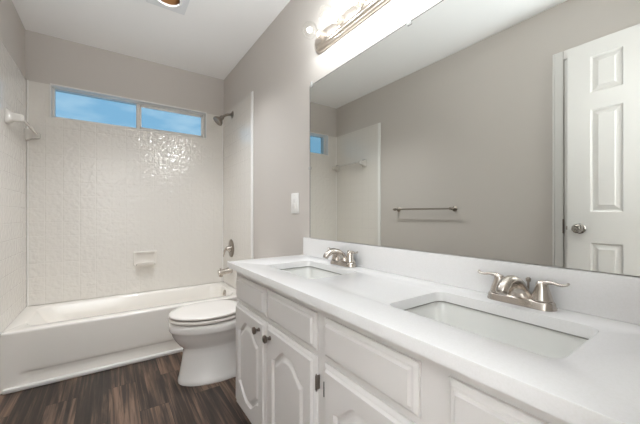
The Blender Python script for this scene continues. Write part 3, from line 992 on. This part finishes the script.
for k in range(8):
    yb_ = -1.868 - 0.152 * k
    bm = new(); lathe(bm, (-0.032, yb_, LBZ), (-1, 0, 0), [(0, 0.025), (0.003, 0.025), (0.006, 0.021), (0.030, 0.0195), (0.033, 0.0215), (0.038, 0.0215), (0.040, 0.017)], 24)
    so = link('socket', bm, M['chrome'], lb)
    cxb = -0.032 - 0.040 - 0.012 - BR
    bm = new()
    prof = [(0.0, 0.0135), (0.012, 0.0145)]
    for i in range(1, 17):
        a = PI - math.asin(0.0145 / BR) - (PI - math.asin(0.0145 / BR)) * i / 16
        prof.append((0.012 + BR * math.cos(math.asin(0.0145 / BR)) - BR * math.cos(PI - a) * -1 if False else 0.012 + BR * math.cos(math.asin(0.0145 / BR)) + BR * math.cos(a), BR * math.sin(a)))
    lathe(bm, (-0.070, yb_, LBZ), (-1, 0, 0), prof, 28)
    bu = link('bulb', bm, M['bulb'], lb, angle=80)
    bm = new()
    bmesh.ops.create_uvsphere(bm, u_segments=16, v_segments=10, radius=0.009)
    for v in bm.verts:
        v.co = Vector((v.co.x * 1.25 - 0.070 - 0.012 - BR, v.co.y + yb_, v.co.z + LBZ))
    link('filament', bm, M['filament'], bu)
    ld = bpy.data.lights.new('bulb_light', 'POINT')
    ld.energy = BULB_W
    ld.color = (0.91, 0.965, 1.0)
    ld.shadow_soft_size = 0.024
    lo = bpy.data.objects.new('bulb_light', ld)
    col.objects.link(lo)
    lo.parent = bu
    lo.location = Vector((-0.070 - 0.012 - BR, yb_, LBZ)) - WL[bu.name]

# ------------------------------------------------------------------ recessed ceiling lamp
cl = thing('ceiling_light', (LX, LY, H), 'square white recessed ceiling light with a warm reflector above the tub front', 'ceiling light')
bm = new()
sq_o = [(LX - 0.118, LY - 0.121), (LX + 0.118, LY - 0.121), (LX + 0.118, LY + 0.121), (LX - 0.118, LY + 0.121)]
hole = [(LX + 0.072 * math.cos(2 * PI * k / 40), LY + 0.072 * math.sin(2 * PI * k / 40)) for k in range(40)]
bm.free()
bm = slab_with_holes(sq_o, [hole], H - 0.014, H - 0.0005)
link('trim_plate', bm, M['plate'], cl, angle=30)
bm = new()
seg = 40
pr_ = [(0.0735, -0.0155), (0.0735, -0.011), (0.0700, -0.011), (0.0710, 0.02), (0.066, 0.07), (0.055, 0.11), (0.03, 0.135), (0.001, 0.138)]
pr_out = [(0.001, 0.142), (0.032, 0.139), (0.058, 0.113), (0.069, 0.071), (0.0712, 0.02)]
rings = [[Vector((LX + r * math.cos(2 * PI * k / seg), LY + r * math.sin(2 * PI * k / seg), H + z)) for k in range(seg)] for r, z in pr_[2:] + pr_out]
loft(bm, rings, False, False)
link('reflector', bm, M['copper'], cl, angle=60)
bm = new()
rings = [[Vector((LX + r * math.cos(2 * PI * k / seg), LY + r * math.sin(2 * PI * k / seg), H + z)) for k in range(seg)] for r, z in ((0.0695, -0.008), (0.0695, -0.019), (0.073, -0.022), (0.080, -0.0200), (0.084, -0.0145))]
loft(bm, rings, False, False)
link('ring', bm, M['plastic'], cl, angle=60)
bm = new(); lathe(bm, (LX, LY, H + 0.128), (0, 0, -1), [(0, 0.018), (0.03, 0.02), (0.06, 0.042), (0.078, 0.046), (0.088, 0.040), (0.092, 0.0)], 28)
bl = link('lamp', bm, M['lamp_face'], cl, angle=60)
ld = bpy.data.lights.new('can_light', 'SPOT')
ld.energy = CAN_W
ld.color = (0.93, 0.965, 1.0)
ld.spot_size = math.radians(118)
ld.spot_blend = 1.0
ld.shadow_soft_size = 0.045
lo = bpy.data.objects.new('can_light', ld)
lo.location = (0, 0, 0.022)
col.objects.link(lo)
lo.parent = cl

# ================================================================== wall plate by the mirror
sw = thing('switch_plate', (0, -1.508, 1.141), 'white rocker switch plate on the wall left of the mirror', 'switch plate')
bm = new()
def pl(x, ins, r): return [Vector((x, v.x, v.y)) for v in rrect(-1.555 + ins, -1.462 - ins, 1.075 + ins, 1.207 - ins, r, 0, 5)]
loft(bm, [pl(-0.0005, 0, 0.006), pl(-0.003, 0, 0.006), pl(-0.006, 0.004, 0.005)])
link('plate', bm, M['plastic'], sw, angle=40)
bm = new()
box(bm, -0.0085, -0.0055, -1.529, -1.488, 1.105, 1.177, 0.001)
rk = link('rocker', bm, M['plastic'], sw)
bm = new()
box(bm, -0.0105, -0.008, -1.524, -1.493, 1.112, 1.137, 0.001)
box(bm, -0.0098, -0.008, -1.524, -1.493, 1.145, 1.170, 0.001)
link('paddle', bm, M['trim'], rk)
for zz in (1.089, 1.193):
    bm = new(); lathe(bm, (-0.006, -1.5085, zz), (-1, 0, 0), [(0, 0.0035), (0.001, 0.003), (0.0012, 0)], 12)
    link('screw', bm, M['alu'], sw)

# ================================================================== left wall (seen in the mirror)
tw = thing('towel_bar', (-W, -1.41, 1.12), 'thin brushed nickel towel bar on the bare greige wall', 'towel bar')
for yy in (-1.070, -1.700):
    bm = new(); lathe(bm, (-W + 0.0005, yy, 1.12), (1, 0, 0), [(0, 0.024), (0.005, 0.024), (0.009, 0.019), (0.014, 0.011), (0.05, 0.009), (0.055, 0.013), (0.075, 0.013), (0.078, 0.009)], 24)
    link('post', bm, M['nickel_dark'], tw)
bm = new(); tube(bm, [(-W + 0.065, -1.052, 1.12, 0.0075), (-W + 0.065, -1.718, 1.12, 0.0075)], 16, n=1)
link('rail', bm, M['nickel_dark'], tw)

# linen closet door and its casing in the left wall
bm = new()
cw, cd = 0.060, 0.014
x_ = -W + 0.0005
box(bm, x_, x_ + cd, CL1, CL1 + cw, 0.0, CLZ + cw, 0.003)
box(bm, x_, x_ + cd, CL0 - 0.03, CL1 - 0.0005, CLZ + 0.001, CLZ + cw, 0.003)
box(bm, x_ + cd - 0.004, x_ + cd + 0.004, CL1 + cw - 0.014, CL1 + cw - 0.002, 0.0, CLZ + cw - 0.002, 0.002)
box(bm, x_, x_ + cd, CL0 - 0.06, CL0, 0.0, CLZ + cw, 0.003)
structure(link('trim_3', bm, M['trim'], smooth=False), 'white casing around the closet behind the open door', 'door casing')
dr2 = thing('door_2', (-W, (CL0 + CL1) / 2, 0.01), 'closed white closet door mostly hidden behind the open door', 'door', kind='structure')
bm = new(); box(bm, -W + 0.001, -W + 0.009, CL0 + 0.004, CL1 - 0.006, 0.012, CLZ - 0.004, 0.002)
link('slab', bm, M['door'], dr2)
for zz in (0.25, 0.99):
    bm = new(); lathe(bm, (-W + 0.014, CL1 - 0.001, zz - 0.045), (0, 0, 1), [(-0.004, 0.002), (0, 0.005), (0.09, 0.005), (0.094, 0.002)], 12)
    tag(link('hinge', bm, M['bronze'], dr2), 'dark metal hinge')

# entry door standing open along the left wall
DXF = -1.384      # its visible face
DY1, DY0 = -2.536, -3.150
dr = thing('door_1', (DXF - 0.018, DY0, 0.01), 'open white six-panel door seen in the mirror', 'door', kind='structure')
w_, h_ = DY1 - DY0, 2.10 - 0.012
pans = []
for u0_, u1_ in ((0.110, 0.250), (w_ - 0.250, w_ - 0.110)):
    for v0_, v1_ in ((0.20, 0.888), (1.074, 1.683), (1.785, 2.000)):
        pans.append((u0_, u1_, v0_, v1_))
def door_h(u, v):
    d = 1
    for a, b, c, e in pans:
        if a < u < b and c < v < e:
            s = min(u - a, b - u, v - c, e - v)
            if s < 0.007: return -0.010 * s / 0.007
            if s < 0.013: return -0.010
            if s < 0.034: return -0.010 + 0.007 * (s - 0.013) / 0.021
            return -0.001
    return 0.0
bm = relief(0, w_, 0, h_, int(w_ / 0.0025), int(h_ / 0.004), 0.035, door_h)
# relief faces -x; turn it to face +x (rotate about z by 180 deg: u -> -u), panels are symmetric
bmesh.ops.transform(bm, matrix=Matrix.Translation((DXF - 0.035, DY1, 0.012)) @ Matrix.Rotation(PI, 4, 'Z'), verts=bm.verts)
link('slab', bm, M['door'], dr, angle=25)
bm = new(); lathe(bm, (DXF, -2.597, 0.983), (1, 0, 0), [(0, 0.031), (0.004, 0.031), (0.008, 0.026), (0.012, 0.013), (0.024, 0.011), (0.030, 0.018), (0.038, 0.026), (0.050, 0.028), (0.060, 0.024), (0.064, 0.015), (0.064, 0.009), (0.060, 0.0)], 32)
tag(link('knob', bm, M['knob'], dr), 'round dark nickel door knob')
bm = new(); box(bm, DXF - 0.029, DXF - 0.006, DY1 - 0.0005, DY1 + 0.0015, 0.955, 1.012, 0.0005)
box(bm, DXF - 0.024, DXF - 0.012, DY1 + 0.001, DY1 + 0.010, 0.972, 0.995, 0.002)
tag(link('latch', bm, M['nickel_dark'], dr), 'metal latch')
# jamb lining of the entry doorway
bm = new()
box(bm, DX0 + 0.0005, DX0 + 0.012, YF - T, YF - 0.001, 0.0, DZ - 0.001)
box(bm, DX1 - 0.012, DX1 - 0.0005, YF - T, YF - 0.001, 0.0, DZ - 0.001)
box(bm, DX0 + 0.012, DX1 - 0.012, YF - T, YF - 0.001, DZ - 0.013, DZ - 0.001)
structure(link('trim_4', bm, M['trim'], smooth=False), 'white jamb of the entry doorway', 'door jamb')
